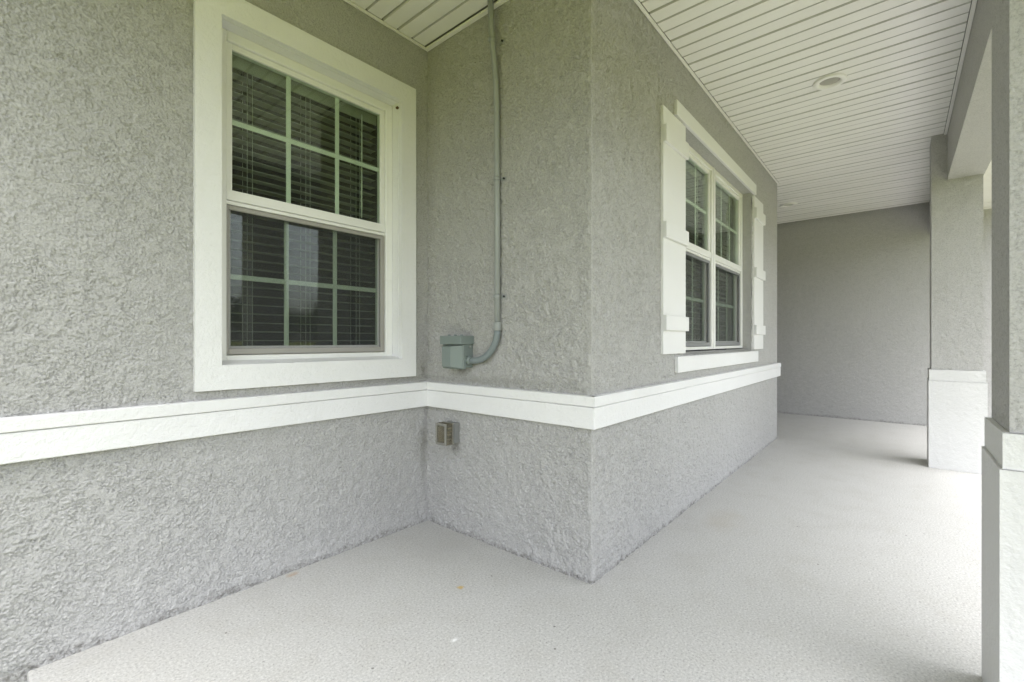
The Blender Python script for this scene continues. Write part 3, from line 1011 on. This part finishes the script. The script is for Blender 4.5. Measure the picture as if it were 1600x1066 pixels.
# deep bubble cover of weathered clear plastic: side walls, then a rim framing the darker front
xo = -.108
cv = GO.add(boxes('cover', [(xo + .012, -.0555, oy0 + .001, oy0 + .004, oz0 + .001, oz1 - .001), (xo + .012, -.0555, oy1 - .004, oy1 - .001, oz0 + .001, oz1 - .001),
                            (xo + .012, -.0555, oy0 + .004, oy1 - .004, oz1 - .004, oz1 - .001), (xo + .012, -.0555, oy0 + .004, oy1 - .004, oz0 + .001, oz0 + .004)], 'smoky'))
rim = boxes('cover_rim', [(xo, xo + .0118, oy0, oy0 + .011, oz0, oz1), (xo, xo + .0118, oy1 - .011, oy1, oz0, oz1),
                          (xo, xo + .0118, oy0 + .011, oy1 - .011, oz1 - .013, oz1), (xo, xo + .0118, oy0 + .011, oy1 - .011, oz0, oz0 + .013)], 'outlet_beige', None, .003)
sub(cv, rim)
sub(cv, box('cover_front', xo + .006, xo + .0085, oy0 + .011, oy1 - .011, oz0 + .013, oz1 - .013, 'smoky'))
for zz in (oz0 + .03, oz0 + .055, oz0 + .07, oz1 - .025):
    sub(cv, box('rib', -.088, -.058, oy1 - .012, oy1 - .0045, zz - .003, zz + .003, 'outlet_white'))

# mud-dauber nest in the top corner of the window reveal
bm = bmesh.new()
bmesh.ops.create_icosphere(bm, subdivisions=3, radius=1.0)
for v in bm.verts:
    k = 1 + .25 * math.sin(v.co.x * 5 + 1) * math.cos(v.co.z * 6) + random.uniform(-.08, .08)
    v.co = Vector((v.co.x * .005 * k, v.co.y * .013 * k, v.co.z * .0075 * k + v.co.y * .003))
nest = link('mud_nest', finish(bm, 'mud_nest', True), 'mud')
nest.location = P(WA['x1'] - .006, -.012, WA['z1'] - .03)
tag(nest, 'tiny brown mud nest in the upper corner of the window recess', 'nest')

# ------------------------------------------------------------------ across the lawn: trees (seen mirrored in the glass)
def tree(X, Y, H, R, label, seed):
    rnd = np.random.RandomState(seed)
    G = Group('tree', X, Y, -.13, label, 'tree', 'trees across the lawn')
    pts = [P(X + .1 * math.sin(i), Y + .1 * math.cos(2 * i), -.13 + H * .62 * i / 5) for i in range(6)]
    tr = G.add(tube('trunk', pts, [.22, .18, .16, .13, .1, .06], 'bark', None, 10))
    for k in range(5):
        a = k * 1.3
        s = P(X, Y, H * (.3 + .05 * k))
        sub(tr, tube('limb', [s, s + P(math.cos(a) * R * .4, math.sin(a) * R * .4, H * .12), s + P(math.cos(a) * R * .7, math.sin(a) * R * .7, H * .25)], [.07, .05, .02], 'bark', None, 6))
    n = 3500
    cl = rnd.normal(size=(40, 3)); cl /= np.linalg.norm(cl, axis=1)[:, None]
    cl *= (rnd.rand(40, 1) ** .4)
    c = cl[rnd.randint(0, 40, n)] * np.array([R, R, H * .30]) + rnd.normal(size=(n, 3)) * R * .16
    c += np.array([X, -Y, H * .64])
    d1 = rnd.normal(size=(n, 3)); d1 /= np.linalg.norm(d1, axis=1)[:, None]
    d2 = np.cross(d1, rnd.normal(size=(n, 3))); d2 /= np.linalg.norm(d2, axis=1)[:, None]
    s = .12
    co = np.stack([c + d1 * s, c + d2 * s * .6, c - d1 * s, c - d2 * s * .6], 1).reshape(-1, 3).astype(np.float32)
    q = np.arange(n * 4).reshape(n, 4)
    G.add(link('crown', mesh_from(co, q, 'crown'), 'leaf'))
for (X, Y, H, R, lab, sd) in ((12.5, 38, 4.6, 2.4, 'low round tree across the lawn, nearest of the row', 1),
                              (17.5, 43, 4.2, 2.6, 'second tree of the row across the lawn', 2),
                              (21.5, 44, 5.0, 3.0, 'third and broad tree of the row across the lawn', 4),
                              (26.5, 46, 6.0, 3.2, 'tall tree at the far end of the row across the lawn', 5),
                              (-16, 30, 7.0, 2.8, 'lone leafy tree on the open lawn', 3)):
    tree(X, Y, H, R, lab, sd)
